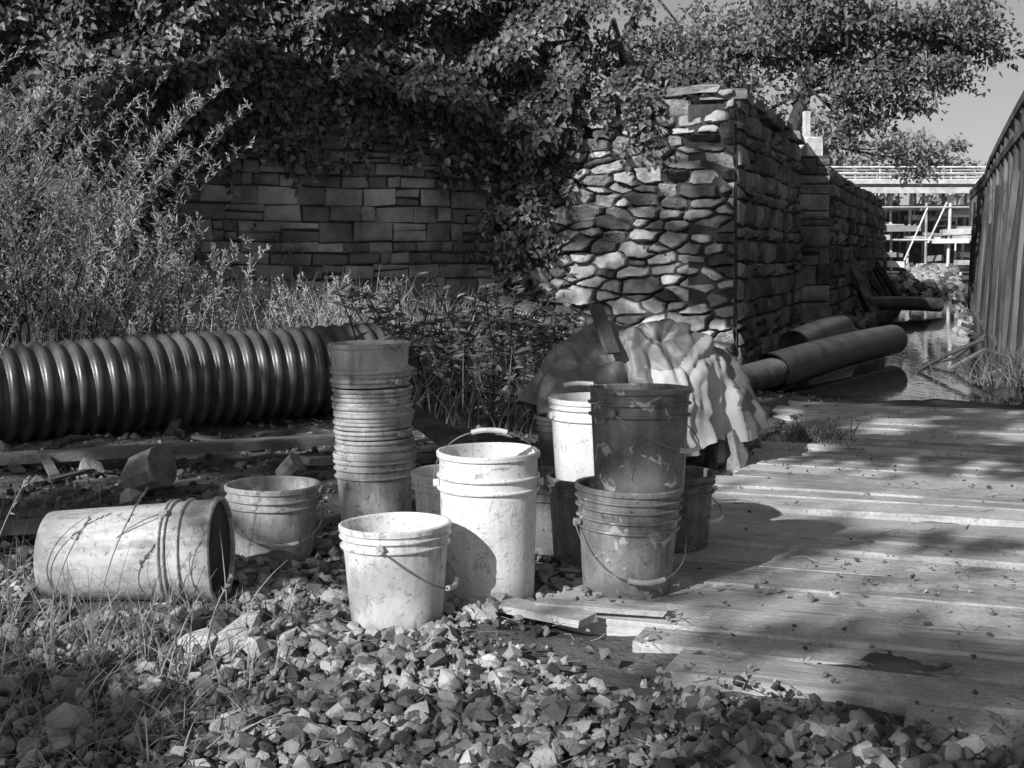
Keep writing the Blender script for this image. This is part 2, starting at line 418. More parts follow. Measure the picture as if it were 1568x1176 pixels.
def lathe(mb,P,z0=0,seg=72,m=0,wob=0,ph=0,r=.5,cx=0,cy=0):
    V=[]
    for (r_,z) in P:
        for k in range(seg):
            a=2*math.pi*k/seg
            rr=r_*(1+wob*math.sin(2*a+ph)*(z*3)+wob*.4*math.sin(5*a+ph*2)*z*2)
            V.append((cx+rr*math.cos(a),cy+rr*math.sin(a),z+z0+wob*.05*math.sin(3*a+ph)*(z>.1)))
    V=np.array(V)
    n=len(P);k=np.arange(seg)
    F=[]
    for i in range(n-1):
        F.append(np.stack([i*seg+k,i*seg+(k+1)%seg,(i+1)*seg+(k+1)%seg,(i+1)*seg+k],1))
    mb.add(V,np.concatenate(F),m,r)
def bail(mb,Rr,zp,yaw,phi,depth=1.25,z0=0,grip=True,cx=0,cy=0,wr=.0018):
    ax=Vector((math.cos(yaw),math.sin(yaw),0)); out=Vector((-math.sin(yaw),math.cos(yaw),0))
    pts=[]
    n=28
    for i in range(n+1):
        t=math.pi*i/n
        s_=math.sin(t)**.8 if 0<t<math.pi else 0
        pts.append(Vector((cx,cy,zp+z0))+ax*(Rr*math.cos(t))+out*(depth*Rr*s_*math.sin(phi))+Vector((0,0,depth*Rr*s_*math.cos(phi)))+Vector((random.gauss(0,.0008),random.gauss(0,.0008),0)))
    tube(mb,pts,wr,6,1)
    if grip: tube(mb,pts[n//2-3:n//2+4],.0075,8,2)
    for sgn in (-1,1):
        c=Vector((cx,cy,zp+z0))+ax*(sgn*(Rr-.006))
        tube(mb,[c-ax*sgn*.008,c+ax*sgn*.008],.012,12,0,.5)
def bucket(x,y,rb,rt,h,mat,yaw=0,phi=None,z=None,tilt=(0,0,0),ribs=(.045,.08),depth=1.25,name='plastic_bucket',wob=.018,grip=True):
    mb=MB(); lathe(mb,profile(rb,rt,h,ribs),wob=wob,ph=random.uniform(0,6))
    if phi is not None: bail(mb,rt+.012,h-ribs[-1]+.012,yaw,phi,depth,grip=grip)
    o=mb.obj(name,[mat,M_wire,M_grip],smooth=True,loc=(x,y,.01 if z is None else z),rot=tilt)
    mod=o.modifiers.new('es','EDGE_SPLIT'); mod.split_angle=R(40)
    return o
B1=bucketmat('bucket_white',.74,.34,.42,.12,.45,1)
B2=bucketmat('bucket_white_tall',.77,.36,.38,.3,.5,2)
B3=bucketmat('bucket_grey_dirty',.20,.10,.8,.6,.4,3)
B4=bucketmat('bucket_grey',.28,.12,.75,.5,.45,4)
B5=bucketmat('bucket_stained',.58,.2,.62,.25,.5,5)
B6=bucketmat('bucket_beige',.46,.20,.7,.35,.5,6)
B7=bucketmat('bucket_dull',.20,.09,.7,.15,.55,7)
B8=bucketmat('bucket_white_back',.74,.42,.4,.1,.5,8)
bucket(-.311,3.54,.124,.146,.262,B1,yaw=R(-100),phi=R(128),z=.012,depth=1.3,tilt=(R(-1),R(-1.5),0),ribs=(.03,.055))
bucket(-.068,3.78,.131,.146,.44,B2,yaw=R(5),phi=R(-12),z=-.005,depth=1.0,ribs=(.07,.105))
bucket(-.18,4.35,.128,.148,.27,B8,yaw=R(70),phi=None,ribs=(.03,.05))
bucket(.14,4.42,.128,.148,.25,B7,ribs=(.04,.07),tilt=(0,0,1))
bucket(-.779,4.255,.125,.146,.245,B6,yaw=R(20),phi=R(-125),depth=1.3,ribs=(.04,.065),z=.01)
bucket(.338,3.86,.128,.153,.315,B4,yaw=R(-165),phi=R(130),z=.008,depth=1.35,ribs=(.035,.06,.09,.12),tilt=(0,R(1.5),0))
bucket(.378,3.87,.132,.146,.30,B3,yaw=R(-60),phi=R(-122),z=.308,depth=1.3,ribs=(.045,.08),tilt=(R(1),R(1.5),2))
bucket(.265,4.27,.128,.148,.28,B7,z=.0,ribs=(.03,.06),tilt=(0,0,2))
bucket(.275,4.27,.130,.148,.30,B8,yaw=R(30),phi=R(-60),z=.235,ribs=(.03,.065),tilt=(0,0,3),depth=1.05)
bucket(.54,4.45,.125,.147,.25,B7,ribs=(.03,.06),yaw=R(0),phi=R(-120),tilt=(0,0,1))
mb=MB(); lathe(mb,profile(.124,.146,.50,ribs=(.09,.13,.145)),wob=.02)
lathe(mb,[(.140,.485),(.139,.488),(.1,.486),(.05,.490),(0,.489)],m=3)  # dark disc across the open mouth, painted in as the shaded interior
bail(mb,.158,.36,R(35),R(205),1.25,grip=False)
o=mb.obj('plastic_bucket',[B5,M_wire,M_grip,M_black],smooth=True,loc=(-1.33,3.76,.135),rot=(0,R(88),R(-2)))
o.modifiers.new('es','EDGE_SPLIT').split_angle=R(40)
mb=MB()
lathe(mb,profile(.128,.148,.27,ribs=(.03,.055,.085)),z0=0)
zc=.27
for k in range(10):
    dx=random.uniform(-.006,.006)+k*-.0008; dy=random.uniform(-.004,.004)
    hgt=.0315+random.uniform(-.007,.008)
    ex=random.uniform(-.002,.003)
    P=[(.134+ex,-.012),(.144+ex,-.011),(.146+ex,-.006),(.144+ex,-.004),(.139+ex,-.003),(.139+ex,.004),(.147+ex,.005),(.1495+ex,.008),(.1495+ex,.015),(.147+ex,.018),(.141+ex,.0185),(.136+ex,.012)]
    lathe(mb,P,z0=zc+.008,cx=dx,cy=dy,r=.5,seg=64,wob=.05,ph=k); zc+=hgt
    if k in (2,6,8): bail(mb,.158,zc-.02,R(random.uniform(-60,-20)),R(118),1.2,grip=False,cx=dx,cy=dy,wr=.0014)
P=profile(.136,.146,.16,ribs=(.09,.105)); lathe(mb,P,z0=zc-.075,cx=-.012,cy=0,seg=64)
o=mb.obj('nested_plastic_buckets',[bucketmat('bucket_stack',.52,.25,.6,.35,.5,9),M_wire,M_grip],smooth=True,loc=(-.505,4.86,.0),rot=(0,R(-1.2),0))
o.modifiers.new('es','EDGE_SPLIT').split_angle=R(40)

# ------------------------------------------------------------ corrugated pipe
def corr_pipe(name,pts,rad,pitch,depth,mat,seg=56):
    pts=[Vector(p) for p in pts]
    L=sum((pts[i+1]-pts[i]).length for i in range(len(pts)-1))
    n=int(L/pitch)*12
    cum=[0]
    for i in range(len(pts)-1): cum.append(cum[-1]+(pts[i+1]-pts[i]).length)
    def at(s_):
        for i in range(len(pts)-1):
            if s_<=cum[i+1] or i==len(pts)-2:
                return pts[i].lerp(pts[i+1],(s_-cum[i])/(cum[i+1]-cum[i]))
    V=[];k=np.arange(seg)
    PR=[0,.02,.10,.45,.85,1,1,1,.85,.45,.10,.02]
    allr=[(L*i/n,rad-depth*PR[i%12]) for i in range(n+1)]
    allr+=[(s_,rad-depth*1.25) for s_,_ in allr[::-12]]
    ca=np.cos(2*math.pi*k/seg);sa=np.sin(2*math.pi*k/seg)
    for s_,rr in allr:
        p=at(s_); q=at(min(L,s_+.15)); q0=at(max(0,s_-.15)); t=(q-q0).normalized()
        a=t.cross(Vector((0,0,1))).normalized(); b=a.cross(t)
        V.append(np.array(p)[None]+(np.outer(ca,np.array(a))+np.outer(sa,np.array(b)))*rr)
    m_=len(allr);F=[]
    for i in range(m_-1): F.append(np.stack([i*seg+k,i*seg+(k+1)%seg,(i+1)*seg+(k+1)%seg,(i+1)*seg+k],1))
    mb=MB(); mb.add(np.concatenate(V),np.concatenate(F),0,.5); return mb.obj(name,mat,smooth=True)
def smoothpts(P,n=10):
    out=[];P=[Vector(p) for p in P];Q=[P[0]]+P+[P[-1]]
    for i in range(1,len(Q)-2):
        for j in range(n):
            t=j/n;a,b,c,d=Q[i-1],Q[i],Q[i+1],Q[i+2]
            out.append(.5*((2*b)+(-a+c)*t+(2*a-5*b+4*c-d)*t*t+(-a+3*b-3*c+d)*t**3))
    out.append(P[-1]); return out
corr_pipe('corrugated_pipe',smoothpts([(-4.9,5.6,.27),(-3.6,6.3,.25),(-2.7,6.95,.255),(-1.8,7.6,.28),(-.86,8.15,.30)]),.275,.088,.03,M_pipe)
corr_pipe('corrugated_pipe',smoothpts([(-.2,10.6,.55),(.15,10.2,.5),(.55,9.9,.3)]),.13,.05,.018,M_pipe,32)
corr_pipe('corrugated_pipe',smoothpts([(1.45,9.0,.06),(1.75,9.7,.07),(2.1,10.25,.09)]),.115,.05,.018,M_pipe,32)
mb=MB()
def hollow(mb,p0,p1,r):
    p0=Vector(p0);p1=Vector(p1);n=8
    pts=[p0.lerp(p1,i/n)+Vector((0,0,.02*math.sin(i/n*3))) for i in range(n+1)]
    tube(mb,pts,[r]*(n+1),28,0,.5,cap=False)
    tube(mb,pts[::-1],[r*.92]*(n+1),28,0,.5,cap=False)
hollow(mb,(2.0,10.1,.09),(3.85,13.2,.14),.15)
mb.obj('drain_pipe',M_pipe,smooth=True)
mb=MB(); hollow(mb,(2.72,12.6,.12),(3.75,14.9,.16),.15); mb.obj('drain_pipe',M_pipe,smooth=True)
mb=MB(); hollow(mb,(6.1,22.5,.15),(7.6,23.2,.1),.12); mb.obj('drain_pipe',M_pipe,smooth=True)

# ------------------------------------------------------------ walls
def wall(name,p0,p1,z0,zt0,zt1,mat,ch=(.14,.26),cw=(.18,.6),prot=(.0,.03),jit=.008,gap=.008,thick=.5,seed=1):
    random.seed(seed)
    p0=Vector((p0[0],p0[1],0));p1=Vector((p1[0],p1[1],0));d=p1-p0;L=d.length;d.normalize();nrm=Vector((d.y,-d.x,0))
    mb=MB()
    def W(s,z,o):
        z=z+.035*(float(vn(s*1.0,z*1.1,seed+50))-.5)
        q=p0+d*s+nrm*(o); return (q.x,q.y,z)
    for a in range(12):
        s0=L*a/12;s1=L*(a+1)/12
        za=zt0+(zt1-zt0)*a/12-.07;zb=zt0+(zt1-zt0)*(a+1)/12-.07
        V=[W(s0,z0,0),W(s1,z0,0),W(s1,zb,0),W(s0,za,0),W(s0,z0,-thick),W(s1,z0,-thick),W(s1,zb,-thick),W(s0,za,-thick)]
        mb.add(V,[(0,1,2,3),(3,2,6,7),(4,7,6,5),(0,3,7,4),(1,5,6,2)],1,.5)
    rects=[]
    z=z0
    while z<max(zt0,zt1):
        h=random.uniform(*ch)
        s=-random.uniform(0,.1)
        while s<L:
            s1=min(L,s+random.uniform(*cw))
            if L-s1<.08: s1=L
            top=zt0+(zt1-zt0)*s/L
            if z+h*.6<top:
                if random.random()<.25 and h>.13:
                    zm=z+h*random.uniform(.4,.6); rects.append((max(s,0),s1,z,zm)); rects.append((max(s,0),s1,zm,z+h))
                else: rects.append((max(s,0),s1,z,z+h))
            s=s1
        z+=h
    for (s0,s1,a,b) in rects:
        if s1-s0<.03: continue
        pr=random.uniform(*prot)
        g_=gap; j=lambda: random.uniform(-jit,jit)
        c=[(s0+g_/2+j(),a+g_/2+j()),(s1-g_/2+j(),a+g_/2+j()),(s1-g_/2+j(),b-g_/2+j()),(s0+g_/2+j(),b-g_/2+j())]
        V=[W(s,zz,-.05) for s,zz in c]+[W(s,zz,.008+pr*.5) for s,zz in c]
        bb=.008+prot[1]*.25; cc=[(c[0][0]+bb,c[0][1]+bb),(c[1][0]-bb,c[1][1]+bb),(c[2][0]-bb,c[2][1]-bb),(c[3][0]+bb,c[3][1]-bb)]
        V+=[W(s,zz,.012+pr+random.uniform(-.3,.3)*prot[1]) for s,zz in cc]
        V+=[W((cc[0][0]+cc[2][0])/2,(a+b)/2,.014+pr+random.uniform(0,.5)*prot[1])]
        Fq=[]
        for l_ in (0,4):
            for k in range(4): Fq.append((l_+k,l_+(k+1)%4,l_+4+(k+1)%4,l_+4+k))
        for k in range(4): Fq.append((8+k,8+(k+1)%4,12))
        mb.add(V,Fq,0,random.random())
    return mb.obj(name,[mat,M_mortar])

def rubble_wall(name,p0,p1,z0,zt0,zt1,mat,cw=.30,chh=.125,seed=5,depth=.5,step=.013):
    """continuous mortared rubble face: every cell of an irregular 2-D pattern is one stone"""
    r_=np.random.default_rng(seed)
    p0=np.array([p0[0],p0[1],0.]);p1=np.array([p1[0],p1[1],0.]);d=p1-p0;L=np.linalg.norm(d);d/=L;nrm=np.array([d[1],-d[0],0.])
    ns=int(L/step);nz=int((max(zt0,zt1)-z0)/step)
    s=np.linspace(0,L,ns+1); t=np.linspace(0,1,nz+1); S_,T_=np.meshgrid(s,t)
    Zt=zt0+(zt1-zt0)*S_/L; Zz=z0+T_*(Zt-z0)
    u=(S_+.10*(fbm(S_*2.2,Zz*2.2,91,3)-.44))/cw; v=(Zz+.10*(fbm(S_*1.4+7,Zz*2.5,92,3)-.44)+.05*(fbm(S_*5,Zz*6,93,2)-.37))/chh
    gi=int(L/cw)+6; gj=int((max(zt0,zt1)-z0)/chh)+6
    jx=r_.uniform(.05,.95,(gj,gi)); jz=r_.uniform(.12,.88,(gj,gi)); hh=r_.random((gj,gi)); tone=r_.choice([0,1,2],(gj,gi),p=[.3,.35,.35]); tn=np.where(tone==0,r_.uniform(.0,.25,(gj,gi)),np.where(tone==1,r_.uniform(.2,.7,(gj,gi)),r_.uniform(.55,1.0,(gj,gi))))
    tx=r_.normal(0,.05,(gj,gi)); tz=r_.normal(0,.09,(gj,gi)); wgt=r_.uniform(-.22,.22,(gj,gi))
    ui=np.floor(u).astype(int);vi=np.floor(v).astype(int)
    F1=np.full(u.shape,9.);F2=np.full(u.shape,9.);ID=np.zeros(u.shape+(2,),int);DX=np.zeros(u.shape);DZ=np.zeros(u.shape)
    for a in range(-2,3):
        for b in range(-2,3):
            ci=np.clip(ui+a+2,0,gi-1);cj=np.clip(vi+b+2,0,gj-1)
            dx=(ui+a+jx[cj,ci])+.5*((vi+b)%2)-.25-u; dz=(vi+b+jz[cj,ci])-v
            dist=.55*np.maximum(np.abs(dx),np.abs(dz))+.45*np.sqrt(dx*dx+dz*dz)+wgt[cj,ci]
            new=dist<F1
            F2=np.where(new,F1,np.minimum(F2,dist)); F1=np.where(new,dist,F1)
            ID[...,0]=np.where(new,cj,ID[...,0]);ID[...,1]=np.where(new,ci,ID[...,1]);DX=np.where(new,dx,DX);DZ=np.where(new,dz,DZ)
    e=F2-F1
    face=sm(.03,.20,e+.08*(fbm(S_*12,Zz*12,94,2)-.37))
    cj,ci=ID[...,0],ID[...,1]
    out=face*(.035+.075*hh[cj,ci]+tx[cj,ci]*DX+tz[cj,ci]*DZ)+.030*(fbm(S_*9,Zz*9,95,3)-.44)*face+.02*(fbm(S_*25,Zz*25,96,2)-.37)
    tonev=np.clip((tn[cj,ci]+.15*(fbm(S_*6,Zz*6,97,3)-.44))*face,0,1)
    # ends/top go straight back
    P=p0+d*S_[...,None]+nrm*out[...,None]; P[...,2]=Zz
    idx=np.arange(P.shape[0]*P.shape[1]).reshape(P.shape[:2])
    mb=MB(); mb.add(P.reshape(-1,3),np.stack([idx[:-1,:-1],idx[:-1,1:],idx[1:,1:],idx[1:,:-1]],-1).reshape(-1,4),0,tonev.reshape(-1))
    # top and right return
    n_=P.shape[1]; top=P[-1]; tb=top-nrm*depth; mb.add(np.concatenate([top,tb]),np.stack([np.arange(n_-1),np.arange(1,n_),n_+np.arange(1,n_),n_+np.arange(n_-1)],1),0,.4)
    m_=P.shape[0]; rt=P[:,-1]; rb_=rt-nrm*.25; mb.add(np.concatenate([rt,rb_]),np.stack([np.arange(m_-1),m_+np.arange(m_-1),m_+np.arange(1,m_),np.arange(1,m_)],1),0,.4)
    return mb.obj(name,mat)
wall('dressed_stone_wall',(-4.2,11.5),(-.17,14.5),0,2.45,2.45,M_stonew,ch=(.10,.22),cw=(.12,.5),prot=(0,.03),jit=.014,gap=.016,seed=3)
rubble_wall('rubble_stone_wall',(-.17,14.45),(2.27,13.31),0,2.55,2.68,M_rough)
wall('canal_stone_wall',(2.29,13.3),(4.0,18.2),-.5,2.62,2.52,M_side,ch=(.12,.26),cw=(.18,.6),prot=(0,.07),jit=.022,gap=.03,seed=8)
wall('canal_stone_wall',(4.35,18.5),(9.2,32.3),-.5,2.45,2.2,M_side,ch=(.16,.28),cw=(.25,.8),prot=(0,.07),jit=.022,gap=.03,seed=9)
wall('stone_pier',(3.98,18.2),(4.42,18.15),-.5,2.45,2.45,M_side,ch=(.2,.3),cw=(.3,.5),prot=(0,.05),gap=.02,seed=10)
mb=MB(); box(mb,(4.2,18.35,2.45),(.24,.24,.40),.3,bev=.02); box(mb,(4.15,18.4,2.82),(.08,.08,.4),.3,bev=.01); mb.obj('stone_post',M_white)
mb=MB()
for k in range(7):
    t=(k+.5)/7; x=2.29+1.71*t;y=13.3+4.9*t
    box(mb,(x-.14,y,2.66-.1*t+random.uniform(-.03,.03)),(.68,.45,random.uniform(.08,.14)),math.atan2(4.9,1.71)+random.uniform(-.06,.06),ry=random.uniform(-.03,.03),bev=.02,jit=.03)
for k in range(8):
    t=(k+.5)/8; x=.2+2.0*t; y=float(wallY(x))+.1
    if k in (2,5): continue
    box(mb,(x,y,2.62+.08*t+random.uniform(-.04,.03)),(.3,.4,random.uniform(.07,.12)),-.44+random.uniform(-.1,.1),ry=random.uniform(-.06,.06),bev=.02,jit=.03)
mb.obj('wall_coping',M_side)
random.seed(11)
mb=MB()
y=8.6
while y<30:
    wd=random.uniform(.16,.34); x=rightwallX(y); zt=1.80+(y-9)*.02+random.uniform(-.12,.08)
    dr=Vector((.31,.95,0)); ln=random.uniform(.15,.34)
    P0=Vector((x,y,0)); P1=P0+dr*(wd-.01); n_=Vector((.95,-.31,0))
    o_=random.uniform(0,.10); V=[]
    for z_,lean in ((-.5,0),(zt*.5,ln*.35+random.uniform(0,.06)),(zt,ln)):
        for q in (P0,P1):
            for th in (0,.07): V.append(tuple(q+n_*(lean+th+o_)+Vector((0,0,z_))))
    mb.add(V,[(0,2,6,4),(4,6,10,8),(1,5,7,3),(5,9,11,7),(0,4,5,1),(4,8,9,5),(2,3,7,6),(6,7,11,10),(8,10,11,9)],0)
    y+=wd*.93
mb.obj('timber_retaining_wall',M_sheet)
mb=MB()
prev=None
for k,yy in enumerate(np.arange(8.6,34,1.1)):
    x=rightwallX(yy)+.22; zt=1.86+(yy-9)*.02
    hgt=.62*max(.35,math.cos((yy-8.6)/14)) if yy<22 else .25
    tube(mb,[(x,yy,zt-.6),(x+.03,yy,zt+hgt)],.035,6)
    if prev:
        for hh in (1,.5): board(mb,(prev[0],prev[1],prev[2]+prev[3]*hh),(x,yy,zt+hgt*hh),.04,.09,0)
        tube(mb,[(prev[0]+.02,prev[1],prev[2]+.0),(x+.02,yy,zt+hgt*.9)],.022,6)
    prev=(x,yy,zt,hgt)
mb.obj('railing',M_dark)

# ------------------------------------------------------------ hillside
mb=MB()
xs2=np.linspace(-14,2.2,60); V=[];rows=16
for x in xs2:
    yb=float(wallY(x))+.15
    for j in range(rows):
        t=j/(rows-1); back=t*8
        left=float(sm(1.1,.1,x))
        z=2.40+left*min(3.2,back*.9)*(.8+.4*float(vn(x*.8,back,3)))+(1-left)*min(.3,back*.3)
        if x<-3.6: z=2.4-(2.2*(float(sm(-3.4,-4.6,x))) if j==0 else 0)+left*min(3.2,back*.9)
        V.append((x,yb+back,z))
idx=np.arange(60*rows).reshape(60,rows)
mb.add(V,np.stack([idx[:-1,:-1],idx[1:,:-1],idx[1:,1:],idx[:-1,1:]],-1).reshape(-1,4),0,.5)
V=[(-14,10.5,0),(-3.9,11.3,0),(-3.9,12.0,2.3),(-14,12.0,2.4)]
mb.add(V,[(0,1,2,3)],0,.5)
V=[(2.1,13.6,2.5),(3.85,18.3,2.45),(8.9,32.3,2.15),(16,60,2.0),(-20,60,3.5),(-14,22,3.2),(1.0,22,3.0)]
mb.add(V,[(0,1,2,3,4,5,6)],0,.5)
mb.add([(8.9,32.3,2.15),(9.1,32.3,-.5),(14,60,-.5),(14,60,2)],[(0,1,2,3)],0,.5)
mb.obj('hillside',M_hill,smooth=False)

# ------------------------------------------------------------ vines
mb=MB()
def vine_pts(n,x0,x1,zlow,zhigh,size,backk=.55,bulge=.35,thr=0):
    x=rng.uniform(x0,x1,n); z=zlow(x)+(zhigh-zlow(x))*rng.random(n)
    nz=fbm(x*1.6,z*1.9,21,3); keep=(nz+rng.normal(0,.05,n))>thr
    x=x[keep];z=z[keep];nz=nz[keep];n=len(x)
    yy=wallY(x)-.12-bulge*(nz-.25)*2.0*sm(0,.5,z-zlow(x)+.15)+np.maximum(0,z-2.35)*backk+rng.normal(0,.06,n)
    C=np.stack([x,yy,z],1)
    D=rng.normal(0,.5,(n,3))+np.array([0.1,-.45,-.65]); Nn=rng.normal(0,.4,(n,3))+np.array([-.25,-.75,.75])
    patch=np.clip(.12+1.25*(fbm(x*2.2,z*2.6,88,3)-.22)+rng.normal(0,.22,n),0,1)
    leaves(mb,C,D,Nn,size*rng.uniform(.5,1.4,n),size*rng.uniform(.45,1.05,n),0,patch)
zl=lambda x: np.interp(x,[-7,-3.5,-3.1,-2.6,-1.9,-1.5,-1.0,-.6,-.25,.1,.5,.8,1.1,2.3],[.1,.3,1.7,2.15,2.35,2.25,2.38,2.25,2.05,1.95,2.3,2.5,2.6,2.62])+.34*(vn(np.asarray(x)*4,np.asarray(x)*0,77)-.5)
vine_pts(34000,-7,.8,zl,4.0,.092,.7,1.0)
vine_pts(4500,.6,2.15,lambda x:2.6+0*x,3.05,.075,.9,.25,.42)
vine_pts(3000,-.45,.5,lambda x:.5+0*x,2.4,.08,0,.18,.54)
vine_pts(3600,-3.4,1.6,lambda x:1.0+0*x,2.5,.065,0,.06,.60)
for _ in range(130):
    x=random.uniform(-3.2,1.5); z=float(zl(x))+.1; L=random.uniform(.15,.85)*random.random()**.3; y=float(wallY(x))-.25
    pts=[Vector((x,y,z))]
    for k in range(8): pts.append(pts[-1]+Vector((random.gauss(0.01,.02),random.gauss(0,.015),-L/8)))
    tube(mb,pts,.004,4,1,cap=False)
    C=[]
    for q in pts: C+= [q+Vector((random.gauss(0,.02),random.gauss(0,.02),random.gauss(0,.02))) for _ in range(3)]
    C=np.array([tuple(c) for c in C]); n=len(C)
    leaves(mb,C,rng.normal(0,1,(n,3))+np.array([0,-.3,-.6]),rng.normal(0,.4,(n,3))+np.array([0,-1,.4]),rng.uniform(.05,.10,n),rng.uniform(.04,.08,n))
mb.obj('climbing_vines',[M_vine,M_bark])

# ------------------------------------------------------------ feathery bush
def spray(mb,p,h,lean,nleaf,L,W,side=.25,m=0,sub=5):
    p=Vector(p); pts=[];n=12
    for i in range(n+1):
        t=i/n
        pts.append(p+Vector((lean[0]*h*t**1.7,lean[1]*h*t**1.7,h*(t-.12*t*t*(abs(lean[0])+.3)))))
    tube(mb,pts,[.009*(1-.85*i/n)*min(1,h/1.2) for i in range(n+1)],4,1,cap=False)
    C=[];D=[]
    nb=sub*4
    for b_ in range(nb):
        t=.25+.75*b_/nb; q=pts[int(t*n)].lerp(pts[min(n,int(t*n)+1)],t*n%1)
        a=random.uniform(0,6.3); bl=side*h*.5*(1.15-t)+.04
        dv=Vector((math.cos(a)*.7,math.sin(a)*.7,.9)).normalized()
        k=max(4,int(nleaf/nb))
        for j in range(k):
            s_=j/k*bl; C.append(q+dv*s_+Vector((0,0,-.15*s_*s_))); D.append(dv*.9+Vector((random.gauss(0,.6),random.gauss(0,.6),random.gauss(0,.5))))
    C=np.array([tuple(c) for c in C]);D=np.array([tuple(d) for d in D]); n_=len(C)
    leaves(mb,C,D,rng.normal(0,.6,(n_,3))+np.array([-.5,-.7,.5]),L*rng.uniform(.6,1.3,n_),W,0,np.clip(rng.normal(random.random(),.2,n_),0,1),.1,.1,simple=True)
mb=MB()
for _ in range(130):
    x=random.uniform(-4.6,-2.25); y=random.uniform(8.6,10.2)
    h=random.uniform(.7,1.75)*(1.0 if x<-3 else .72)
    spray(mb,(x,y,.15),h,(random.uniform(-.1,.5),random.uniform(-.2,.1)),200,.05,.011,.35)
for _ in range(55):
    x=random.uniform(-4.9,-3.0); y=random.uniform(9.0,10.4)
    spray(mb,(x,y,.3),random.uniform(1.6,2.5),(random.uniform(.1,.7),random.uniform(-.15,.1)),280,.05,.010,.26)
mb.obj('feathery_shrub',[M_bush,M_bark])
mb=MB()
for _ in range(110):
    x=random.uniform(-3.0,-1.0); y=random.uniform(9.0,10.8)
    spray(mb,(x,y,.15),random.uniform(.35,.75),(random.uniform(-.3,.4),random.uniform(-.3,.2)),110,.035,.011,.5)
for _ in range(1500):
    x=random.uniform(-3.3,-.3); y=random.uniform(8.6,11.2)
    blade(mb,(x,y,hz(x,y)),random.uniform(.25,.75),(random.gauss(0,.35),random.gauss(0,.3)),.009,0)
mb.obj('weed_thicket',[M_bush,M_bark])
mb=MB()
for _ in range(90):
    x=random.uniform(-.85,.5); y=random.uniform(7.6,10.2); h=random.uniform(.3,.72)*(1.1 if x<.1 else .8)
    ln=(random.gauss(0,.25),random.gauss(0,.2)); z0=hz(x,y)
    pts=[Vector((x+ln[0]*h*t*t,y+ln[1]*h*t*t,z0+h*t)) for t in np.linspace(0,1,9)]
    tube(mb,pts,.005,4,1,cap=False)
    C=np.array([tuple(q) for q in pts for _ in range(5)]);n=len(C)
    a=rng.uniform(0,6.3,n); leaves(mb,C,np.stack([np.cos(a),np.sin(a),rng.uniform(-.2,.8,n)],1),np.tile([0,0,1.],(n,1))+rng.normal(0,.3,(n,3)),rng.uniform(.05,.12,n),rng.uniform(.025,.05,n))
for _ in range(1100):
    x=random.uniform(-.9,.35); y=random.uniform(7.2,10)
    blade(mb,(x,y,hz(x,y)),random.uniform(.15,.5),(random.gauss(0,.5),random.gauss(0,.4)),.009,0)
for _ in range(420):
    a=random.uniform(0,6.3); rr=abs(random.gauss(0,.12)); x=1.58+rr*math.cos(a);y=6.9+rr*math.sin(a)
    blade(mb,(x,y,.0),random.uniform(.04,.17),(random.gauss(0,.7),random.gauss(0,.6)),.007,0)
for _ in range(500):
    a=random.uniform(0,6.3); rr=abs(random.gauss(0,.3)); x=4.0+rr*math.cos(a);y=10.0+rr*math.sin(a)
    blade(mb,(x,y,.0),random.uniform(.1,.4),(random.gauss(0,.6),random.gauss(0,.5)),.009,0)
mb.obj('broadleaf_weeds',[M_weed,M_bark])

mb=MB()
def grass_at(n,x0,x1,y0,y1,h0,h1,sp=.4,w=.004):
    for _ in range(n):
        x=random.uniform(x0,x1);y=random.uniform(y0,y1)
        if float(vn(x*3,y*3,8))<.38: continue
        blade(mb,(x,y,hz(x,y)),random.uniform(h0,h1),(random.gauss(.15,sp),random.gauss(0,sp)),w,0)
grass_at(1700,-1.7,-.55,2.4,3.6,.03,.12,.7)
grass_at(160,-1.5,-.7,3.0,3.55,.10,.26,.4,.003)
grass_at(300,-2.4,-1.35,3.3,5.2,.05,.22,.5)
def seedstalk(x,y,h,lean):
    pts=[Vector((x+lean[0]*t*t*h,y+lean[1]*t*t*h,hz(x,y)+h*t)) for t in np.linspace(0,1,10)]
    tube(mb,pts,[.0018]*10,4,0,.9,cap=False)
    q=pts[-3:]; C=np.array([tuple(q[0].lerp(q[2],random.random())) for _ in range(26)])
    d=np.array(tuple((q[2]-q[0]).normalized()))
    leaves(mb,C,rng.normal(0,.35,(26,3))+d,rdir(26),.016,.005,0,np.full(26,.95))
for (x,y,h,lx,ly) in [(-1.42,3.5,.40,.3,0),(-1.22,3.45,.30,.35,0),(-1.08,3.4,.38,.3,.1),(-1.33,3.3,.2,.2,0),(-.92,3.2,.16,.3,0),(-.7,3.3,.12,.4,0),(-.75,3.2,.2,.3,0),(-1.5,3.4,.85,.25,0),(-1.45,3.1,.35,.5,0)]:
    seedstalk(x,y,h,(lx,ly))
mb.obj('grass',M_grass)
mb=MB()
for _ in range(60):
    x=random.uniform(-1.5,-.5); y=random.uniform(2.4,3.3); z0=hz(x,y)+.01; n=12
    a=rng.uniform(0,6.3,n); leaves(mb,np.tile([x,y,z0],(n,1)),np.stack([np.cos(a),np.sin(a),rng.uniform(.1,1.0,n)],1),np.tile([0,0,1.],(n,1))+rng.normal(0,.2,(n,3)),rng.uniform(.02,.055,n),rng.uniform(.008,.02,n))
mb.obj('ground_weeds',M_weed)

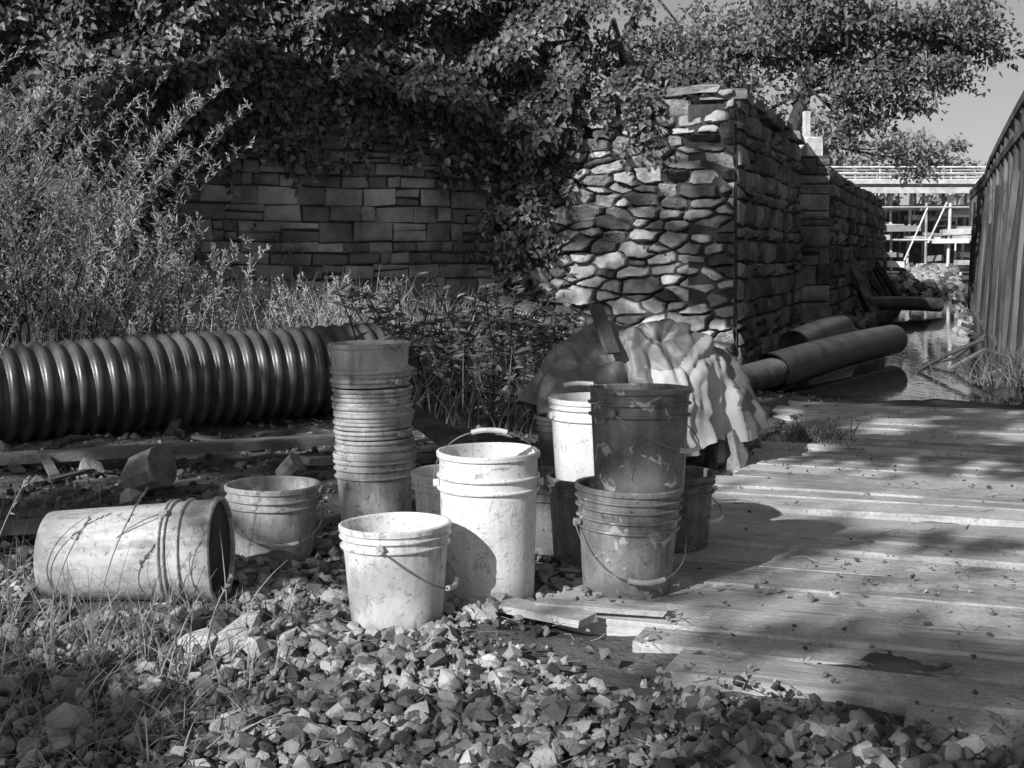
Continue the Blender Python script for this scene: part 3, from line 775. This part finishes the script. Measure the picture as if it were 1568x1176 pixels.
# ------------------------------------------------------------ scrap lumber, log
mb=MB()
board(mb,(-.62,6.6,.28),(-.05,5.6,.05),.12,.035); board(mb,(-.5,6.3,.2),(.2,5.9,.1),.1,.03)
board(mb,(-2.6,5.9,.06),(-.9,6.5,.08),.14,.04)
board(mb,(-1.9,4.5,.05),(-.9,4.75,.06),.12,.03); board(mb,(.0,5.5,.1),(.5,5.2,.05),.09,.03)
board(mb,(-.9,5.7,.10),(-.3,6.1,.05),.1,.03); board(mb,(.2,6.8,.2),(.5,5.9,.05),.2,.03)
for _ in range(60):
    x=random.uniform(-2.4,.3);y=random.uniform(4.6,7);a=random.uniform(0,3.1);L=random.uniform(.08,.35)
    board(mb,(x,y,hz(x,y)+.02),(x+L*math.cos(a),y+L*math.sin(a),hz(x,y)+random.uniform(.01,.08)),random.uniform(.015,.06),.015)
mb.obj('scrap_lumber',M_dark)
mb=MB(); board(mb,(-.10,3.66,.035),(.20,3.46,.03),.09,.02); board(mb,(.07,3.60,.04),(.42,3.53,.035),.06,.015); mb.obj('loose_board',M_plank)
mb=MB(); tube(mb,[(-1.60,5.44,.05),(-1.54,5.42,.09),(-1.44,5.38,.13)],[.045,.085,.09],11,0,.7); tube(mb,[(-1.0,5.7,.03),(-.93,5.68,.10)],[.045,.05],10,0,.7); mb.obj('cut_log',M_pale)

# ------------------------------------------------------------ tarp pile
mb=MB()
na,nr=240,100; V=[]
rcell=np.random.default_rng(3).normal(0,1,(4096,3))
for i in range(nr+1):
    t=i/nr
    for k in range(na):
        a=2*math.pi*k/na
        rr=t**.8
        hem=(.05*math.sin(5*a+1)+.03*math.sin(9*a+2)+.014*math.sin(23*a)+.008*math.sin(41*a))*float(sm(.5,1,t))
        x=.58+(.52+.03*math.cos(3*a)+hem)*rr*math.cos(a)
        y=6.2+(.40+hem)*rr*math.sin(a)
        hh=.42*max(0,(1-rr**3.4))**.6
        z=.25+hh+.04*math.cos(a+1.6)*(1-t)*t*2+(-.12*max(0,math.cos(a+.9))+.03*math.sin(7*a))*float(sm(.6,1,t))
        q=Vector((x,y,z)); s1=.008*math.sin(13*a+3*mn.noise(q*3))*float(sm(.35,1,t))
        for sc,am in ((2.3,.07),(5,.03),(12,.010)):
            w1=mn.noise(Vector((q.x*sc+3+.5*mn.noise(q*2),q.y*sc+1,q.z*sc*.7)))
            s1+=am*(.45-min(.9,abs(w1)*2.6))
        for sc,am in ((4.2,.075),(9.5,.030)):
            P_=Vector((q.x*sc+mn.noise(q*sc*.7)*.6,q.y*sc,q.z*sc*.8))
            d_,pt=mn.voronoi(P_)
            c0=rcell[int(abs(pt[0].x*531.7+pt[0].y*217.3+pt[0].z*97.1))%4096]
            bl=1-math.exp(-(d_[1]-d_[0])*7)
            dv=P_-pt[0]
            s1+=am*bl*(dv.x*c0[0]+dv.y*c0[1]+dv.z*c0[2])*.45-am*.25*(1-bl)
        nrm=Vector((math.cos(a)*rr,math.sin(a)*rr,.7*(1-rr)+.25)).normalized()
        V.append(tuple(q+nrm*s1))
k=np.arange(na); F=[np.stack([i*na+k,i*na+(k+1)%na,(i+1)*na+(k+1)%na,(i+1)*na+k],1) for i in range(nr)]
F=np.concatenate(F); Va=np.array(V)
cen=Va[F].mean(1)
nzv=np.array([mn.noise(Vector(c)*2.2+Vector((5,2,1)))*.35 for c in cen.tolist()])
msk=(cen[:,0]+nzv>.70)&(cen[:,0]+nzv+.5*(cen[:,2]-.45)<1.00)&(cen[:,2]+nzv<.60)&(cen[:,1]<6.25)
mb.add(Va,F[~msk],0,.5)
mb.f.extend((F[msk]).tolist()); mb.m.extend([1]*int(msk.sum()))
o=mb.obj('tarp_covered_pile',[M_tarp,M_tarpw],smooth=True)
mb=MB()
for (x,y,z,s) in [(.35,6.2,.15,.2),(.7,6.2,.18,.28),(.95,6.2,.1,.18),(.5,6.3,.2,.25),(1.02,6.1,.08,.12)]: rock(mb,x,y,z,s)
mb.obj('rubble_heap',M_debris)
mb=MB(); board(mb,(.45,5.84,.56),(.38,5.95,.77),.07,.02); mb.obj('wood_stake',M_dark)
bucket(.26,5.85,.13,.148,.28,M_dark,z=.0,ribs=(.03,.06))

# ------------------------------------------------------------ trees
def crown(mb,blobs,per,L,W,sub=.45):
    for (cx,cy,cz,rx,ry,rz) in blobs:
        vol=rx*ry*rz
        nsub=max(3,int(vol*per))
        for _ in range(nsub):
            d=Vector((random.gauss(0,1),random.gauss(0,1),random.gauss(0,1))).normalized()*random.random()**.4
            c=np.array([cx+d.x*rx,cy+d.y*ry,cz+d.z*rz])
            n=random.randint(60,110); sr=sub*random.uniform(.5,1.1)
            P=c+rng.normal(0,1,(n,3))*np.array([sr,sr,sr*.55])*.6
            leaves(mb,P,rng.normal(0,.7,(n,3))+np.array([0,0,-.5]),rng.normal(0,.5,(n,3))+np.array([-.2,-.3,.8]),L*rng.uniform(.6,1.3,n),W*rng.uniform(.6,1.2,n),0,np.clip(rng.random(n)*.6+random.random()*.4,0,1),simple=L<.12 or L>.2)
def tree(name,base,top,r,blobs,per,L,W,sub=.45,mat=None):
    mb=MB(); b=Vector(base);t=Vector(top)
    mid=b.lerp(t,.5)+Vector((random.gauss(0,.15),0,0))
    pts=smoothpts([b,mid,t],6); n=len(pts)
    tube(mb,pts,[r*(1-.55*i/(n-1)) for i in range(n)],10,1)
    for bl in blobs:
        c=Vector(bl[:3]); st=pts[int(n*random.uniform(.45,.95))]
        m_=st.lerp(c,.5)+Vector((random.gauss(0,.2),random.gauss(0,.2),random.gauss(.1,.2)))
        pp=smoothpts([st,m_,c],5); k=len(pp)
        tube(mb,pp,[r*.25*(1-.8*i/(k-1)) for i in range(k)],7,1)
        for _ in range(5):
            e=c+Vector((random.uniform(-1,1)*bl[3],random.uniform(-1,1)*bl[4],random.uniform(-1,1)*bl[5]))*.8
            q=pp[random.randint(k//2,k-1)]
            tube(mb,[q,q.lerp(e,.5)+Vector((0,0,random.gauss(0,.1))),e],[r*.08,r*.05,r*.02],5,1)
    crown(mb,blobs,per,L,W,sub)
    return mb.obj(name,[mat or M_tree,M_bark])
random.seed(21)
tree('maple_tree',(4.5,22.5,2.3),(5.4,22.8,5.2),.16,[(6.2,22.5,4.9,1.2,1,.8),(7.4,22.6,4.9,1.1,1,.6),(8.0,22.4,4.7,.6,.8,.4),(5.2,22.6,5.1,1.0,1,.7),(7.1,22.3,4.1,.8,.7,.4),(4.1,22.8,4.7,.8,.8,.55),(6.0,22.2,3.8,.8,.7,.5),(5.8,22.4,3.2,.5,.5,.35),(3.5,22.4,4.2,.6,.7,.5),(6.6,22.4,3.6,.5,.6,.3),(4.9,22.3,4.0,.6,.6,.4)],34,.12,.085,.42)
tree('maple_tree',(4.9,27,2.2),(5.2,27,4.2),.18,[(5.5,27,3.3,1.0,1,.7),(6.6,27.2,3.4,.9,.8,.6),(4.6,27,4.2,1.0,1,.8),(7.3,27.3,4.1,.6,.8,.5),(3.6,27,5.0,1.0,1,.8),(4.6,27,5.8,1.0,1,.6),(8.6,28,3.0,.6,.8,.4)],20,.14,.10,.42,M_treel)
tree('locust_tree',(1.6,18.5,2.4),(1.9,18.5,5),.10,[(1.6,18.3,3.6,.6,.6,.6),(2.2,18.5,4.1,.6,.6,.4),(2.5,18.0,3.2,.5,.5,.35),(1.2,18.2,4.5,.7,.7,.4),(1.9,18,2.9,.5,.5,.3)],50,.09,.06,.35)
tree('sapling_tree',(0.9,15.6,2.4),(1.2,15.5,3.8),.07,[(.6,15.4,3.6,.7,.4,.5),(1.4,15.4,3.25,.4,.4,.25)],60,.08,.055,.25)
mb=MB()
blobs=[]
for x in np.arange(-6,45,2.1):
    zt=random.uniform(5.8,7.8) if x<19.8 else random.uniform(5.0,6.4)
    y=random.uniform(58,66)
    tube(mb,[(x,y,0),(x,y,zt*.7)],[.25,.1],6,1)
    for _ in range(8): blobs.append((x+random.gauss(0,.8),y+random.gauss(0,.8),random.uniform(1.5,zt-.6),1.3,1.2,.9))
crown(mb,blobs,5,.30,.22,.7)
mb.obj('distant_trees',[M_treel,M_bark])

# ------------------------------------------------------------ scaffold bridge
mb=MB()
yb=44
for yy in (yb,yb+1.6,yb+3.2):
    for x in np.arange(10.8,17.2,.8):
        if random.random()<.85: tube(mb,[(x+random.gauss(0,.08),yy,.0),(x+random.gauss(0,.05),yy,3.4)],random.uniform(.03,.06),6)
        tube(mb,[(x,yy,3.4),(x,yy,3.95)],.025,5)
        if random.random()<.8 and x<16.2: tube(mb,[(x,yy-.05,random.choice([.8,1.4,2.0])),(x+.8,yy-.05,random.choice([2.0,2.6,3.1]))],.03,5)
    for z in (1.5,2.6,3.7,3.95): tube(mb,[(10.6,yy-.06,z),(17.2,yy-.06,z)],.03,5)
box(mb,(13.9,yb+1.5,3.42),(7.2,3.8,.10)); box(mb,(13.9,yb-.45,3.15),(7.2,.08,.20),r=.5)
box(mb,(13.9,yb+3.6,1.6),(7,.1,2.4),m=1)
for _ in range(46):
    x=random.uniform(11,16.8); zz_=random.choice([.6,.9,1.5,1.9,2.3,2.6]); wd=random.uniform(.4,1.6)
    box(mb,(x,yb+random.uniform(-.3,2.4),zz_+random.gauss(0,.08)),(wd,random.uniform(.1,1.0),random.uniform(.06,.22)),ry=random.gauss(0,.04),r=random.random())
mb.obj('scaffold_bridge',[M_steel,M_dark])
mb=MB()
for _ in range(420):
    y=random.uniform(35,43); t=random.random(); x=leftwallX(y)+.3+t*(rightwallX(y)-leftwallX(y)-.4)
    s=random.uniform(.08,.30); rock(mb,x,y,-.05+(y-35)*.06+random.uniform(-.1,.15),s)
for _ in range(200):
    y=random.uniform(17,35); sd=random.random()<.6
    x=(leftwallX(y)+random.uniform(.25,.8)) if sd else rightwallX(y)-random.uniform(.1,.3)
    rock(mb,x,y,-.06,random.uniform(.04,.14))
mb.obj('canal_rubble',M_gravel)
mb=MB()
for _ in range(14):
    y=random.uniform(23,31); x=leftwallX(y)
    board(mb,(x+.15,y,random.uniform(.7,1.3)),(x+random.uniform(.4,.8),y-random.uniform(-.5,1),-.1),.15,.05)
for _ in range(7):
    x=random.uniform(3.6,4.3);y=random.uniform(10.2,13)
    tube(mb,[(x,y,-.05),(x+.3,y+random.uniform(-.3,.4),random.uniform(0,.15)),(x+.6,y,random.uniform(.05,.3))],.02,6)
mb.obj('dumped_timber',M_dark)

# ------------------------------------------------------------ unseen tree added behind the camera, leaves placed to cast dapples
random.seed(5)
S=np.array(tuple(SUN))
mb=MB()
lit=[(-.37,3.50,.2,.32),(-.12,3.75,.3,.30),(-1.15,3.6,.15,.34),(-.7,3.3,.05,.25),(.25,3.4,.03,.22),(-.52,4.86,.25,.20),(-.78,4.25,.2,.18),(.85,6.1,.4,.30),(.25,4.2,.45,.18),
 (1.25,5.5,0,.34),(1.75,5.25,0,.42),(2.3,5.0,0,.40),(1.2,5.9,0,.2),(.75,4.2,0,.15),(1.05,4.0,0,.28),(1.5,3.85,0,.28),(1.95,3.7,0,.24),(-.2,2.95,0,.30),(.15,2.7,0,.2),(-.5,2.7,0,.2),(2.2,7.6,0,.22),(2.9,7.3,0,.2),(.28,3.76,.08,.12),(1.5,7.9,0,.15),(-1.6,7.6,.5,.3),(-2.6,6.9,.5,.35),(-.6,8.2,.5,.2)]
T=[]
n=0;cnt=0
while n<9200 and cnt<200000:
    cnt+=1
    x=random.uniform(-3.6,4.6);y=random.uniform(1.9,9.5)
    p_=np.array([x,y,.1]); d=float(vn(x*1.5+y*.4,y*2.0,61))*.6+float(vn(x*4.3,y*4.3,62))*.4
    bias=.08*(x<-.9)*(y>4)+.12*(y<2.9)+.14*(x>.7)+.08*(x<-.9)*(y<3.3)
    if d+bias<.47: continue
    ok=True
    for (a,b,c,r_) in lit:
        v=p_-np.array([a,b,c]); v=v-S*v.dot(S)
        if np.linalg.norm(v)<r_*(.8+.35*random.random()): ok=False;break
    if not ok: continue
    T.append(p_); n+=1
n=0
wl=[(1.25,2.25,.60),(1.0,1.6,.35),(1.75,1.6,.30),(1.3,1.1,.25),(.7,.85,.32),(1.9,2.4,.35),(.35,1.3,.2)]
while n<4500:
    x=random.uniform(-3.3,2.6);z=random.uniform(.3,2.7); y=float(wallY(x)); p_=np.array([x,y,z])
    d=float(vn(x*2.2,z*2.2,71))*.55+float(vn(x*6,z*6,72))*.45
    th=.28 if (x<-.2 and z<2.3) else (.55 if z>2.3 else .34)
    if d<th: n+=.3; continue
    if any((x-a)**2+(z-b)**2<(c*(.85+.4*random.random()))**2 for a,b,c in wl): continue
    T.append(p_); n+=1
T=np.array(T)
tt=rng.uniform(10,13.5,len(T))[:,None]
tt=np.where(T[:,1:2]>11,tt+9,tt)
C=T+S*tt; n=len(C)
leaves(mb,C,rng.normal(0,.6,(n,3)),rng.normal(0,.4,(n,3))+S,rng.uniform(.12,.2,n),rng.uniform(.09,.14,n),simple=True)
for bx,by in ((-8.5,-9.0),(-12,-5)):
    tube(mb,[(bx,by,0),(bx+.2,by,3),(bx+.8,by+.5,6)],[.3,.24,.12],10,1)
    sel=C[rng.choice(n,60,replace=False)]
    for q in sel:
        a=Vector((bx+.3,by+.2,random.uniform(3,5.5))); q=Vector(q)
        if (q-a).length<8: tube(mb,[a,a.lerp(q,.5)+Vector((0,0,.3)),q],[.05,.03,.01],5,1)
mb.obj('added_shade_tree',[M_tree,M_bark])
print('polys',sum(len(o.data.polygons) for o in scene.objects if o.type=='MESH'))
